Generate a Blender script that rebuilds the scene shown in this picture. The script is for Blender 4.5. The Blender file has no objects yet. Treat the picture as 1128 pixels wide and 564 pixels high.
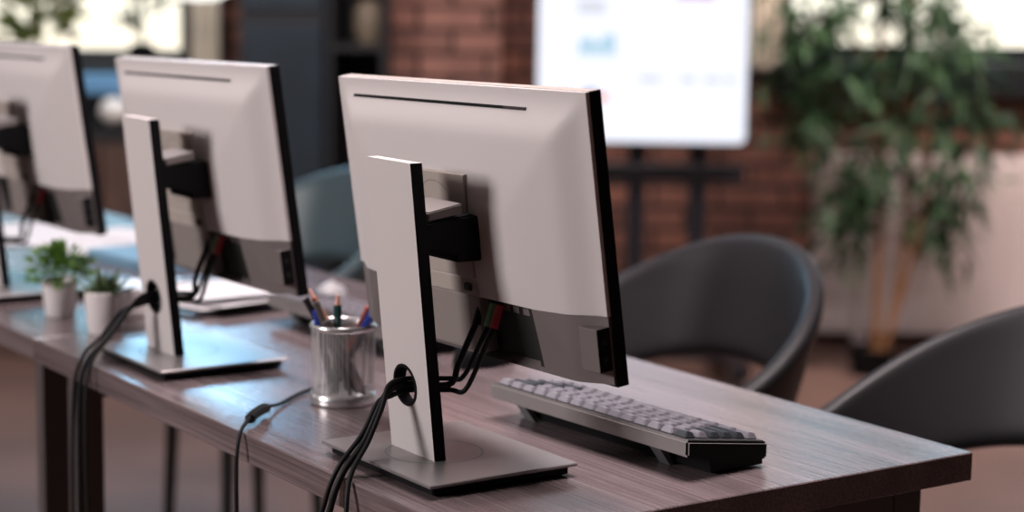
import bpy, bmesh, math, random
from mathutils import Vector, Matrix, Euler
PI = math.pi
random.seed(7)
S = bpy.context.scene
COL = S.collection
ZD = 0.74                                   # desk top height
# ------------------------------------------------------------------ camera constants (desk frame)
CAM = Vector((1.3668, -1.5341, 0.4924 + ZD))
YAW = -0.9713
FW = Vector((math.sin(YAW), math.cos(YAW), 0)); RT = Vector((math.cos(YAW), -math.sin(YAW), 0))
TH = -YAW                                   # rotation of the room against the desks


def W(r, d, z=0.0):                         # room coordinates: r along the back wall, d towards it
    p = Vector((CAM.x, CAM.y, 0)) + RT * r + FW * d
    return Vector((p.x, p.y, z))


# ------------------------------------------------------------------ materials
def mat(name, col, rough=0.5, metal=0.0, spec=0.5, emit=None, es=0.0, coat=0.0, noise=0.0, nscale=8.0, bump=0.0, bscale=200.0):
    m = bpy.data.materials.new(name); m.use_nodes = True
    nt = m.node_tree; b = nt.nodes['Principled BSDF']
    b.inputs['Base Color'].default_value = (*col, 1); b.inputs['Roughness'].default_value = rough
    b.inputs['Metallic'].default_value = metal; b.inputs['Specular IOR Level'].default_value = spec
    b.inputs['Coat Weight'].default_value = coat
    if emit:
        b.inputs['Emission Color'].default_value = (*emit, 1); b.inputs['Emission Strength'].default_value = es
    tc = nt.nodes.new('ShaderNodeTexCoord')
    if noise:
        n = nt.nodes.new('ShaderNodeTexNoise'); n.inputs['Scale'].default_value = nscale; n.inputs['Detail'].default_value = 4
        nt.links.new(tc.outputs['Object'], n.inputs['Vector'])
        r = nt.nodes.new('ShaderNodeValToRGB')
        r.color_ramp.elements[0].position = .3; r.color_ramp.elements[1].position = .7
        r.color_ramp.elements[0].color = (*[c * (1 - noise) for c in col], 1)
        r.color_ramp.elements[1].color = (*[min(1, c * (1 + noise)) for c in col], 1)
        nt.links.new(n.outputs['Fac'], r.inputs['Fac']); nt.links.new(r.outputs['Color'], b.inputs['Base Color'])
    if bump:
        n = nt.nodes.new('ShaderNodeTexNoise'); n.inputs['Scale'].default_value = bscale
        nt.links.new(tc.outputs['Object'], n.inputs['Vector'])
        bp = nt.nodes.new('ShaderNodeBump'); bp.inputs['Strength'].default_value = bump; bp.inputs['Distance'].default_value = .002
        nt.links.new(n.outputs['Fac'], bp.inputs['Height']); nt.links.new(bp.outputs['Normal'], b.inputs['Normal'])
    return m


def wood_mat():
    m = bpy.data.materials.new('desk_wood'); m.use_nodes = True
    nt = m.node_tree; b = nt.nodes['Principled BSDF']; L = nt.links.new
    tc = nt.nodes.new('ShaderNodeTexCoord')
    mp = nt.nodes.new('ShaderNodeMapping'); mp.inputs['Scale'].default_value = (2.6, 260, 260)
    L(tc.outputs['Object'], mp.inputs['Vector'])
    n = nt.nodes.new('ShaderNodeTexNoise'); n.inputs['Scale'].default_value = 1.6; n.inputs['Detail'].default_value = 6; n.inputs['Roughness'].default_value = .65
    L(mp.outputs['Vector'], n.inputs['Vector'])
    mp2 = nt.nodes.new('ShaderNodeMapping'); mp2.inputs['Scale'].default_value = (.9, 16, 16)
    L(tc.outputs['Object'], mp2.inputs['Vector'])
    n2 = nt.nodes.new('ShaderNodeTexNoise'); n2.inputs['Scale'].default_value = 1.2; n2.inputs['Detail'].default_value = 3
    L(mp2.outputs['Vector'], n2.inputs['Vector'])
    r = nt.nodes.new('ShaderNodeValToRGB')
    r.color_ramp.elements[0].position = .33; r.color_ramp.elements[0].color = (.085, .066, .069, 1)
    r.color_ramp.elements[1].position = .68; r.color_ramp.elements[1].color = (.235, .188, .194, 1)
    L(n.outputs['Fac'], r.inputs['Fac'])
    r2 = nt.nodes.new('ShaderNodeValToRGB')
    r2.color_ramp.elements[0].position = .3; r2.color_ramp.elements[0].color = (.65, .62, .62, 1)
    r2.color_ramp.elements[1].position = .7; r2.color_ramp.elements[1].color = (1.15, 1.1, 1.1, 1)
    L(n2.outputs['Fac'], r2.inputs['Fac'])
    mx = nt.nodes.new('ShaderNodeMix'); mx.data_type = 'RGBA'; mx.blend_type = 'MULTIPLY'; mx.inputs['Factor'].default_value = 1
    L(r.outputs['Color'], mx.inputs[6]); L(r2.outputs['Color'], mx.inputs[7]); L(mx.outputs[2], b.inputs['Base Color'])
    rr = nt.nodes.new('ShaderNodeMapRange'); rr.inputs['To Min'].default_value = .30; rr.inputs['To Max'].default_value = .21
    L(n.outputs['Fac'], rr.inputs['Value']); L(rr.outputs['Result'], b.inputs['Roughness'])
    bp = nt.nodes.new('ShaderNodeBump'); bp.inputs['Strength'].default_value = .10; bp.inputs['Distance'].default_value = .001
    L(n.outputs['Fac'], bp.inputs['Height']); L(bp.outputs['Normal'], b.inputs['Normal'])
    b.inputs['Specular IOR Level'].default_value = 1.0
    return m


def brick_mat(name, c1, c2, mortar):
    m = bpy.data.materials.new(name); m.use_nodes = True
    nt = m.node_tree; b = nt.nodes['Principled BSDF']; L = nt.links.new
    tc = nt.nodes.new('ShaderNodeTexCoord'); sp = nt.nodes.new('ShaderNodeSeparateXYZ'); cb = nt.nodes.new('ShaderNodeCombineXYZ')
    ad = nt.nodes.new('ShaderNodeMath'); ad.operation = 'ADD'
    L(tc.outputs['Object'], sp.inputs[0]); L(sp.outputs['X'], ad.inputs[0]); L(sp.outputs['Y'], ad.inputs[1])
    L(ad.outputs[0], cb.inputs['X']); L(sp.outputs['Z'], cb.inputs['Y'])
    br = nt.nodes.new('ShaderNodeTexBrick'); br.inputs['Scale'].default_value = 1
    br.inputs['Brick Width'].default_value = .225; br.inputs['Row Height'].default_value = .076
    br.inputs['Mortar Size'].default_value = .008; br.inputs['Mortar Smooth'].default_value = .3
    br.inputs['Color1'].default_value = (*c1, 1); br.inputs['Color2'].default_value = (*c2, 1); br.inputs['Mortar'].default_value = (*mortar, 1)
    L(cb.outputs[0], br.inputs['Vector'])
    n = nt.nodes.new('ShaderNodeTexNoise'); n.inputs['Scale'].default_value = 7; n.inputs['Detail'].default_value = 5
    L(tc.outputs['Object'], n.inputs['Vector'])
    mr = nt.nodes.new('ShaderNodeMapRange'); mr.inputs['To Min'].default_value = .45; mr.inputs['To Max'].default_value = 1.5
    L(n.outputs['Fac'], mr.inputs['Value'])
    mx = nt.nodes.new('ShaderNodeMix'); mx.data_type = 'RGBA'; mx.blend_type = 'MULTIPLY'; mx.inputs['Factor'].default_value = 1
    L(br.outputs['Color'], mx.inputs[6]); L(mr.outputs['Result'], mx.inputs[7]); L(mx.outputs[2], b.inputs['Base Color'])
    bp = nt.nodes.new('ShaderNodeBump'); bp.inputs['Strength'].default_value = .7; bp.inputs['Distance'].default_value = .012; bp.invert = True
    L(br.outputs['Fac'], bp.inputs['Height']); L(bp.outputs['Normal'], b.inputs['Normal'])
    b.inputs['Roughness'].default_value = .85
    return m


def glass_mat():
    m = bpy.data.materials.new('window_glass'); m.use_nodes = True
    nt = m.node_tree; nt.nodes.clear(); L = nt.links.new
    o = nt.nodes.new('ShaderNodeOutputMaterial'); t = nt.nodes.new('ShaderNodeBsdfTransparent'); g = nt.nodes.new('ShaderNodeBsdfGlossy')
    g.inputs['Roughness'].default_value = .03; t.inputs['Color'].default_value = (.96, .98, .98, 1)
    mx = nt.nodes.new('ShaderNodeMixShader'); f = nt.nodes.new('ShaderNodeFresnel'); f.inputs['IOR'].default_value = 1.4
    L(f.outputs[0], mx.inputs[0]); L(t.outputs[0], mx.inputs[1]); L(g.outputs[0], mx.inputs[2]); L(mx.outputs[0], o.inputs[0])
    return m


def mesh_metal_mat():                       # punched wire mesh of the pen cup
    m = bpy.data.materials.new('punched_metal'); m.use_nodes = True
    nt = m.node_tree; L = nt.links.new; b = nt.nodes['Principled BSDF']; o = nt.nodes['Material Output']
    b.inputs['Base Color'].default_value = (.60, .59, .60, 1); b.inputs['Metallic'].default_value = .35; b.inputs['Roughness'].default_value = .34
    tc = nt.nodes.new('ShaderNodeTexCoord'); v = nt.nodes.new('ShaderNodeTexVoronoi'); v.inputs['Scale'].default_value = 420; v.inputs['Randomness'].default_value = 0
    L(tc.outputs['Object'], v.inputs['Vector'])
    c = nt.nodes.new('ShaderNodeMath'); c.operation = 'LESS_THAN'; c.inputs[1].default_value = .53
    L(v.outputs['Distance'], c.inputs[0])
    t = nt.nodes.new('ShaderNodeBsdfTransparent'); mx = nt.nodes.new('ShaderNodeMixShader')
    L(c.outputs[0], mx.inputs[0]); L(b.outputs[0], mx.inputs[1]); L(t.outputs[0], mx.inputs[2]); L(mx.outputs[0], o.inputs[0])
    return m


def emis(name, col, s):
    m = bpy.data.materials.new(name); m.use_nodes = True
    nt = m.node_tree; nt.nodes.clear()
    o = nt.nodes.new('ShaderNodeOutputMaterial'); e = nt.nodes.new('ShaderNodeEmission')
    e.inputs[0].default_value = (*col, 1); e.inputs[1].default_value = s
    nt.links.new(e.outputs[0], o.inputs[0])
    return m


def floor_mat():
    m = mat('floor_laminate', (.145, .084, .067), .5, noise=.18, nscale=2.5)
    return m


M = dict(
    wood=wood_mat(),
    brick=brick_mat('dark_brick', (.30, .125, .085), (.17, .075, .058), (.016, .012, .011)),
    brick_l=brick_mat('red_brick', (.46, .225, .175), (.31, .155, .125), (.045, .030, .026)),
    silver=mat('silver_plastic', (.60, .555, .55), .55, .0, .3, bump=.04, bscale=900),
    silver_metal=mat('silver_metal', (.33, .305, .305), .32, .6, .5),
    cover=mat('cover_plastic_shaded', (.40, .345, .315), .5, 0, .3),  # beige tone of shade and warm bounce put into the colour
    black=mat('black_plastic', (.005, .005, .006), .55, 0, .12, noise=.15, nscale=30),
    capgrey=mat('cap_grey_plastic', (.22, .195, .19), .5, 0, .3),
    dgrey=mat('dark_grey_plastic', (.155, .130, .128), .5, 0, .4, bump=.05, bscale=700),
    recess=mat('port_recess_plastic', (.018, .017, .018), .6, 0, .3),
    screen=mat('screen_glass', (.01, .01, .012), .15, 0, .5),
    rubber=mat('cable_rubber', (.007, .007, .008), .55, 0, .25),
    teal=mat('ring_inlay', (.10, .20, .22), .4, 0, .5),
    green=mat('green_plug', (.16, .36, .17), .5), red=mat('red_plug', (.5, .06, .08), .5),
    key=mat('keycap_plastic', (.25, .235, .265), .33, 0, .6, noise=.1, nscale=60),
    keyd=mat('dark_keycap_plastic', (.05, .055, .065), .33, 0, .6),
    kbody=mat('keyboard_body', (.27, .25, .245), .4, .2, .5),
    kdeck=mat('keyboard_deck', (.03, .03, .033), .5),
    kfoot=mat('keyboard_foot', (.16, .16, .17), .5),
    chair=mat('chair_shell_plastic', (.020, .0185, .021), .45, 0, .35, bump=.05, bscale=300),
    chair_bluelit=mat('chair_shell_blue_lit', (.036, .060, .070), .4, 0, .5),  # chair shell colour with blue light tinted in
    chairleg=mat('chair_leg_metal', (.012, .012, .013), .4, .3),
    legmetal=mat('desk_leg_metal', (.10, .085, .085), .45, .2),
    mesh=mesh_metal_mat(), rim=mat('polished_rim', (.72, .71, .72), .25, .8),
    mousewhite=mat('mouse_white', (.42, .40, .41), .5),
    white=mat('white_ceramic', (.80, .75, .75), .35), paper=mat('paper', (.72, .69, .71), .75), paper2=mat('folder_blue', (.16, .30, .42), .6),
    soil=mat('soil', (.03, .02, .015), .9), folder=mat('dark_folder', (.03, .03, .035), .4),
    leaf=mat('leaf_green', (.10, .20, .035), .5, 0, .4, noise=.5, nscale=30),
    leaf2=mat('leaf_olive', (.075, .12, .05), .5, 0, .4, noise=.4, nscale=30),
    bamboo_leaf=mat('bamboo_leaf', (.034, .072, .030), .55, 0, .3, noise=.6, nscale=12),
    bamboo=mat('bamboo_stem', (.25, .115, .05), .5, noise=.3, nscale=14),
    floor=floor_mat(), ceil=mat('ceiling_paint', (.22, .19, .185), .9), plaster=mat('dark_plaster', (.06, .05, .05), .9),
    frame=mat('window_frame_paint', (.010, .012, .013), .4), glass=glass_mat(),
    beige=mat('beige_curtain', (.85, .78, .66), .8, noise=.12, nscale=9), radiator=mat('radiator_paint', (.68, .58, .555), .5),
    steel=mat('locker_steel', (.020, .030, .042), .4, .3, noise=.25, nscale=3), steel2=mat('shelf_black', (.008, .008, .010), .5),
    cabinet=mat('walnut_cabinet', (.085, .042, .030), .5, noise=.4, nscale=9),
    blue=mat('blue_box_card', (.12, .30, .52), .5), shade=emis('lamp_glow', (1, .97, .9), 1.6),
    tvblack=mat('tv_bezel', (.012, .012, .016), .3), tv=emis('tv_picture', (.875, .895, 1.0), 1.16),
    tvblue=emis('chart_blue', (.36, .66, .82), .95), tvblue2=emis('chart_light_blue', (.62, .80, .93), .95), tvgrey=emis('chart_grey', (.74, .77, .85), 1),
    tvor=emis('chart_orange', (.95, .28, .14), .95), tvpink=emis('chart_pink', (.80, .32, .62), .9), tvnavy=emis('chart_navy', (.25, .30, .62), .9),
    pen_black=mat('pen_black', (.015, .013, .013), .35), pen_orange=mat('pencil_orange', (.42, .13, .045), .45), pen_green=mat('pen_green', (.01, .06, .05), .35),
    pen_blue=mat('pen_blue', (.02, .05, .35), .35), pen_red=mat('pen_red', (.36, .09, .07), .4), pen_grey=mat('pen_grey', (.10, .085, .08), .35), tip=mat('pen_tip', (.75, .38, .30), .5),
    pane=mat('outdoor_wall', (.6, .5, .4), .9),
)


# ------------------------------------------------------------------ mesh builder
class MB:
    def __init__(s): s.bm = bmesh.new()

    def box(s, x0, x1, y0, y1, z0, z1, bev=0.0, mi=0, seg=2):
        t = bmesh.new()
        bmesh.ops.create_cube(t, size=1)
        for v in t.verts: v.co = Vector(((x0 + x1) / 2 + v.co.x * (x1 - x0), (y0 + y1) / 2 + v.co.y * (y1 - y0), (z0 + z1) / 2 + v.co.z * (z1 - z0)))
        if bev: bmesh.ops.bevel(t, geom=list(t.edges), offset=bev, segments=seg, affect='EDGES', profile=.6)
        return s._take(t, mi)

    def _take(s, t, mi=0, mx=None):
        if mx is not None: t.transform(mx)
        for f in t.faces: f.material_index = mi
        me = bpy.data.meshes.new('tmp'); t.to_mesh(me); t.free()
        s.bm.from_mesh(me); bpy.data.meshes.remove(me); return s

    def hexa(s, pts, mi=0, bev=0.0):         # eight corners: bottom four ccw, top four ccw
        t = bmesh.new(); v = [t.verts.new(p) for p in pts]
        for f in ((3, 2, 1, 0), (4, 5, 6, 7), (0, 1, 5, 4), (1, 2, 6, 5), (2, 3, 7, 6), (3, 0, 4, 7)): t.faces.new([v[i] for i in f])
        if bev: bmesh.ops.bevel(t, geom=list(t.edges), offset=bev, segments=2, affect='EDGES')
        return s._take(t, mi)

    def tube(s, pts, r, seg=10, mi=0, r2=None, cap=True, smooth=True):
        P = [Vector(p) for p in pts]; n = len(P)
        if smooth and n > 2:                 # Catmull-Rom
            Q = []
            for i in range(n - 1):
                a, b, c, d = P[max(i - 1, 0)], P[i], P[i + 1], P[min(i + 2, n - 1)]
                for k in range(7):
                    t = k / 7; Q.append(.5 * ((2 * b) + (c - a) * t + (2 * a - 5 * b + 4 * c - d) * t * t + (3 * b - a - 3 * c + d) * t ** 3))
            Q.append(P[-1]); P = Q; n = len(P)
        ref = None; rings = []
        for i in range(n):
            tg = (P[min(i + 1, n - 1)] - P[max(i - 1, 0)]).normalized()
            if ref is None: ref = tg.orthogonal().normalized()
            ref = (ref - tg * ref.dot(tg)).normalized(); bn = tg.cross(ref)
            rad = r if r2 is None else r + (r2 - r) * i / (n - 1)
            rings.append([s.bm.verts.new(P[i] + (ref * math.cos(2 * PI * k / seg) + bn * math.sin(2 * PI * k / seg)) * rad) for k in range(seg)])
        for i in range(n - 1):
            for k in range(seg):
                f = s.bm.faces.new((rings[i][k], rings[i][(k + 1) % seg], rings[i + 1][(k + 1) % seg], rings[i + 1][k])); f.material_index = mi
        if cap:
            for q in (rings[0][::-1], rings[-1]): f = s.bm.faces.new(q); f.material_index = mi
        return s

    def lathe(s, prof, seg=32, c=(0, 0, 0), mi=0):
        rings = []
        for (r, z) in prof:
            if r < 1e-6: rings.append([s.bm.verts.new((c[0], c[1], c[2] + z))])
            else: rings.append([s.bm.verts.new((c[0] + r * math.cos(2 * PI * k / seg), c[1] + r * math.sin(2 * PI * k / seg), c[2] + z)) for k in range(seg)])
        for a, b in zip(rings, rings[1:]):
            for k in range(seg):
                k2 = (k + 1) % seg
                q = [a[k % len(a)], a[k2 % len(a)], b[k2 % len(b)], b[k % len(b)]]
                q = list(dict.fromkeys(q))
                if len(q) > 2: f = s.bm.faces.new(q); f.material_index = mi
        return s

    def leaf(s, p, dirv, L, wd, droop=.3, mi=0):
        d = Vector(dirv).normalized(); side = d.cross(Vector((0, 0, 1)))
        if side.length < .05: side = Vector((1, 0, 0))
        side.normalize(); p = Vector(p); rows = []
        side = Matrix.Rotation(random.uniform(-.9, .9), 3, d) @ side
        for i, wf in enumerate((.25, 1, .85, .45, .03)):
            t = i / 4; q = p + d * L * t + Vector((0, 0, -droop * L * t * t))
            rows.append((s.bm.verts.new(q - side * wd * wf / 2), s.bm.verts.new(q + side * wd * wf / 2)))
        for a, b in zip(rows, rows[1:]): f = s.bm.faces.new((a[0], a[1], b[1], b[0])); f.material_index = mi
        return s

    def grid(s, fn, nu, nv, skip=None, mi=0):
        V = [[s.bm.verts.new(fn(i / nu, j / nv)) for j in range(nv + 1)] for i in range(nu + 1)]
        for i in range(nu):
            for j in range(nv):
                if skip and skip(i, j): continue
                f = s.bm.faces.new((V[i][j], V[i + 1][j], V[i + 1][j + 1], V[i][j + 1])); f.material_index = mi
        for v in [v for v in s.bm.verts if not v.link_faces]: s.bm.verts.remove(v)
        return s

    def build(s, name, mats, parent=None, loc=None, rotz=0.0, mx=None, smooth=None, kind=None, fix=True):
        if mx is not None: s.bm.transform(mx)
        if fix: bmesh.ops.recalc_face_normals(s.bm, faces=list(s.bm.faces))
        me = bpy.data.meshes.new(name); s.bm.to_mesh(me); s.bm.free()
        if not isinstance(mats, (list, tuple)): mats = [mats]
        for m in mats: me.materials.append(m)
        if smooth is not None:
            me.shade_smooth()
            if smooth < 3.1: me.set_sharp_from_angle(angle=smooth)
        o = bpy.data.objects.new(name, me); COL.objects.link(o)
        if parent: o.parent = parent
        if loc is not None: o.location = loc
        if rotz: o.rotation_euler.z = rotz
        if kind: o['kind'] = kind
        return o


def thing(name, label, cat, loc=(0, 0, 0), rotz=0.0, group=None):
    o = bpy.data.objects.new(name, None); COL.objects.link(o); o.empty_display_size = .05
    o.location = loc; o.rotation_euler = (0, 0, rotz); return tag(o, label, cat, group)


def tag(o, label, cat, group=None):
    o['label'] = label; o['category'] = cat
    if group: o['group'] = group
    return o


def dup(o, parent=None, label=None, loc=None, rotz=None):
    c = o.copy(); COL.objects.link(c)
    if parent: c.parent = parent
    if label: c['label'] = label
    if loc is not None: c.location = loc
    if rotz is not None: c.rotation_euler.z = rotz
    for ch in list(o.children): dup(ch, c)
    return c


def sstep(t): t = max(0.0, min(1.0, t)); return t * t * (3 - 2 * t)


# ================================================================== room shell
DB = 6.6                                     # back wall distance
R0, R1, DN, ZC = -4.6, 4.4, -3.2, 2.9


def room(name, m, boxes, kind='structure', bev=0.0):
    b = MB()
    for q in boxes: b.box(*q, bev=bev)
    return b.build(name, m, loc=W(0, 0, 0), rotz=TH, kind=kind)


room('floor', M['floor'], [(R0, R1, DN, DB + .3, -.1, 0)])
room('ceiling', M['ceil'], [(R0, R1, DN, DB + .3, ZC, ZC + .1)])
WL = (-3.0, -1.105, .92, 2.45)                # left window opening
WR = (.905, 3.2, .975, 2.45)                    # right window opening
room('wall_back', M['brick'], [
    (R0, WL[0], DB, DB + .25, 0, ZC), (WL[0], WL[1], DB, DB + .25, 0, WL[2]), (WL[0], WL[1], DB, DB + .25, WL[3], ZC),
    (WL[1], WR[0], DB, DB + .25, 0, ZC), (WR[0], WR[1], DB, DB + .25, 0, WR[2] - .0), (WR[0], WR[1], DB, DB + .25, WR[3], ZC), (WR[1], R1, DB, DB + .25, 0, ZC)])
room('wall_pillar', M['brick_l'], [(-.402, -.045, DB - .32, DB - .0005, 0, ZC)])
room('wall_left', M['plaster'], [(R0 - .2, R0, DN, DB + .3, 0, ZC)])
room('wall_right', M['plaster'], [(R1, R1 + .2, DN, DB + .3, 0, ZC)])
room('wall_front', M['plaster'], [(R0, R1, DN - .2, DN, 0, ZC)])


def window(n, x0, x1, z0, z1, mull, sill_h, y=DB, depth=.25):
    o = bpy.data.objects.new(f'window_{n}', None); COL.objects.link(o); o.location = W(0, y, 0); o.rotation_euler.z = TH; o['kind'] = 'structure'
    f = MB(); t = .05
    f.box(x0, x0 + t, .04, .12, z0, z1); f.box(x1 - t, x1, .04, .12, z0, z1); f.box(x0, x1, .04, .12, z0, z0 + t); f.box(x0, x1, .04, .12, z1 - t, z1)
    for m in mull: f.box(m - .02, m + .02, .05, .11, z0, z1)
    f.build('window_frame', M['frame'], o, kind='structure')
    MB().box(x0 + t, x1 - t, .07, .076, z0 + t, z1 - t).build('window_pane', M['glass'], o, kind='structure')
    MB().box(x0 - .02, x1 + .02, -.12, .04, z0 - sill_h, z0 - .0, bev=.006).build('window_sill', M['frame'], o, kind='structure')
    return o


window(1, *WL, (-2.1,), .035)
window(2, *WR, (1.36,), .115)
# pale side curtains / reveals by the windows
for (a, b_, z0, lab) in ((-1.098, -1.0, .02, 'long beige curtain hanging right of the left window'), (.80, .905, .945, 'beige curtain hanging left of the right window')):
    g = MB()
    def cur(u, v, a=a, b_=b_, z0=z0): return Vector((a + (b_ - a) * u, DB - .07 + .016 * math.sin(u * 6 * PI), z0 + (2.5 - z0) * v))
    g.grid(cur, 48, 2)
    o = g.build('curtain', M['beige'], loc=W(0, 0, 0), rotz=TH, smooth=3.2); tag(o, lab, 'curtain')

# brick skirting below the radiator is part of wall; white ribbed radiator
rad = thing('radiator', 'long low white radiator on the wall under the right window', 'radiator', W(1.9, 6.5, 0), TH)
g = MB(); g.box(-.875, .95, -.05, .03, .05, .665, bev=.012)
for i in range(26): x = -.85 + i * .0695; g.box(x, x + .05, -.058, -.048, .08, .635, bev=.004)
g.build('panel', M['radiator'], rad)
for x in (-.7, .75): MB().box(x - .02, x + .02, -.03, .02, 0, .052).build('foot', M['radiator'], rad)
trim = room('baseboard_back', mat('skirting_red', (.10, .035, .028), .5), [(.95, R1, DB - .02, DB - .0005, 0, .12)])

# ================================================================== background furniture
lk = thing('locker', 'dark blue-grey steel locker between the brick wall and black shelf', 'locker', W(-.735, 6.28, 0), TH)
g = MB(); g.box(-.132, .132, -.2, .3, 0.03, 1.95, bev=.006); g.build('body', M['steel'], lk)
MB().box(-.122, .122, -.222, -.2, .08, 1.085, bev=.004).build('door', M['steel'], lk)
MB().box(-.122, .122, -.222, -.2, 1.125, 1.92, bev=.004).build('door', M['steel'], lk)
MB().box(-.128, .128, -.212, -.2, 1.085, 1.125).build('divider', M['steel2'], lk)
MB().box(-.11, .11, -.17, .27, 0, .031).build('plinth', M['steel2'], lk)

sh = thing('bookcase', 'tall black open shelf left of the brick pillar', 'shelf', W(-.5, 6.3, 0), TH)
MB().box(-.098, .094, .26, .28, 0, 1.9).build('back_panel', M['steel2'], sh)
for x in (-.098, .074): MB().box(x, x + .02, -.2, .26, 0, 1.9).build('side_panel', M['steel2'], sh)
for z in (.02, .5, 1.0, 1.45, 1.88): MB().box(-.078, .074, -.2, .26, z, z + .02).build('shelf', M['steel2'], sh)
o = MB().lathe([(0, 0), (.035, 0), (.05, .05), (.045, .11), (.03, .13), (.033, .14), (.026, .138), (.02, .1), (0, .09)], 24).build('vase', mat('vase_clay', (.22, .17, .12), .6), loc=W(-.47, 6.2, 1.02), smooth=.9)
tag(o, 'small beige clay vase standing on the black shelf', 'vase')

# television on a wheeled stand
TVr, TVd = .385, 5.8
tv = thing('television_screen', 'bright white presentation screen showing charts, in front of brick wall', 'screen', W(TVr, TVd, .742), TH)
hw = .3165
MB().box(-hw - .006, hw + .006, .0, .05, -.004, 1.38, bev=.004).build('bezel', M['tvblack'], tv)
g = MB(); pts = []
def rr(x0, x1, z0, z1, r, n=6):
    P = []
    for cx, cz, a0 in ((x1 - r, z1 - r, 0), (x0 + r, z1 - r, 90), (x0 + r, z0 + r, 180), (x1 - r, z0 + r, 270)):
        for k in range(n + 1): a = math.radians(a0 + 90 * k / n); P.append((cx + r * math.cos(a), cz + r * math.sin(a)))
    return P
g.bm.faces.new([g.bm.verts.new((x, -.002, z)) for x, z in rr(-hw, hw, .006, 1.37, .02)][::-1])
pic = g.build('picture', M['tv'], tv, fix=False)
def tile(x0, x1, z0, z1, m, nm): MB().box(x0, x1, -.0045, -.003, z0, z1).build(nm, M[m], pic)
px = lambda u: (u - 706) * .00275           # screen artwork measured on the display itself
pz = lambda v: (157 - v) * .00275 + .004
for (u0, u1, v0, v1) in ((637, 643, 44, 58), (645, 651, 42, 58), (653, 659, 47, 58), (661, 667, 40, 58), (669, 675, 38, 58)): tile(px(u0), px(u1), pz(v1), pz(v0), 'tvblue', 'chart_bar')
tile(px(634), px(678), pz(62), pz(59), 'tvblue2', 'chart_axis')
tile(px(634), px(664), pz(16), pz(2), 'tvgrey', 'text_line')
for u0, u1 in ((703, 726), (748, 764), (774, 792), (797, 808)): tile(px(u0), px(u1), pz(90), pz(83), 'tvgrey', 'text_line')
tile(px(657), px(667), pz(112), pz(103), 'tvor', 'chart_marker'); tile(px(642), px(656), pz(110), pz(99), 'tvnavy', 'chart_marker')
tile(px(742), px(782), pz(-2), pz(-18), 'tvpink', 'chart_block')
tile(px(634), px(790), pz(-60), pz(-72), 'tvgrey', 'text_line'); tile(px(634), px(720), pz(-90), pz(-130), 'tvblue2', 'chart_block')
st = thing('screen_stand', 'black wheeled floor stand carrying the presentation screen', 'stand', W(TVr, TVd + .09, 0), TH)
for x in (-.005, .185): MB().box(x - .028, x + .028, -.015, .025, .07, 1.4, bev=.004).build('post', M['tvblack'], st)
MB().box(-.27, .33, -.02, .03, .62, .675, bev=.004).build('crossbar', M['tvblack'], st)
MB().box(-.02, .2, -.04, -.0145, .95, 1.25, bev=.004).build('mount_plate', M['tvblack'], st)
for x in (-.25, .3): MB().box(x - .03, x + .03, -.3, .3, .06, .1, bev=.006).build('foot', M['tvblack'], st)
MB().box(-.25, .3, -.03, .03, .065, .1).build('base_bar', M['tvblack'], st)
for x in (-.25, .3):
    for y in (-.27, .27):
        MB().tube([(x - .012, y, .03), (x + .012, y, .03)], .03, 16).build('caster', M['rubber'], st)

# floor bamboo
bam = thing('bamboo_plant', 'tall bamboo plant with bare orange stems in front of white radiator', 'plant', W(1.15, 6.0, 0), TH)
MB().lathe([(0, 0), (.06, 0), (.072, .075), (.076, .09), (.066, .088), (.064, .07), (0, .07)], 24).build('pot', M['black'], bam, smooth=.7)
MB().lathe([(0, .072), (.063, .072)], 20).build('soil', M['soil'], bam)
stems = [((.012, 0, .07), (.008, .0, .6), (-.01, 0, 1.0), (-.05, .02, 2.0)), ((.048, .0, .07), (.095, .01, .5), (.085, 0, 1.0), (.12, .0, 2.1)), ((.03, -.03, .07), (.14, -.03, .55), (.155, -.02, 1.15), (.2, -.05, 1.9))]
for k, sp in enumerate(stems):
    g = MB().tube(sp, .0135 - .002 * k, 10, r2=.009 - .001 * k)
    for i in range(9):
        z = .3 + i * .2; q = [p for p in sp]; t = 0
        for a, b_ in zip(sp, sp[1:]):
            if a[2] <= z <= b_[2]:
                t = (z - a[2]) / (b_[2] - a[2]); c = Vector(a).lerp(Vector(b_), t)
                g.lathe([(.008, -.008), (.0155 - .002 * k, 0), (.008, .008)], 10, c)
    g.build('stem', M['bamboo'], bam, smooth=.9)
g = MB()
cl = [(-.10, -.02, .56, .11, 120), (-.07, .0, .47, .08, 40), (.21, -.02, .62, .12, 130), (.18, .0, .50, .08, 60), (.26, -.03, .84, .13, 110), (-.22, .0, .92, .16, 130), (-.17, -.05, 1.15, .08, 50),
      (-.01, -.07, 1.19, .05, 36), (.09, -.06, 1.02, .10, 70), (.22, -.02, 1.06, .12, 100), (.12, -.04, 1.18, .09, 60), (-.06, -.05, .93, .09, 60), (-.20, 0, .78, .11, 70), (-.26, -.03, 1.08, .11, 110), (.04, -.06, .80, .10, 50), (-.02, -.05, .68, .08, 40), (-.10, 0, .38, .05, 14), (.24, 0, .40, .06, 14), (-.15, .03, 1.35, .25, 110), (.08, .03, 1.5, .22, 70), (0, 0, 1.95, .25, 70)]
for (x, y, z, r, n) in cl:
    for i in range(n):
        a, e = random.uniform(0, 2 * PI), random.uniform(-1, .55)
        p = Vector((x + random.gauss(0, r * .5), y + random.gauss(0, r * .4), z + random.gauss(0, r * .5)))
        g.leaf(p, (math.cos(a) * math.cos(e), math.sin(a) * math.cos(e), math.sin(e)), random.uniform(.07, .13), random.uniform(.016, .028), .35)
g.build('foliage', M['bamboo_leaf'], bam, fix=False)
g = MB()
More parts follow.
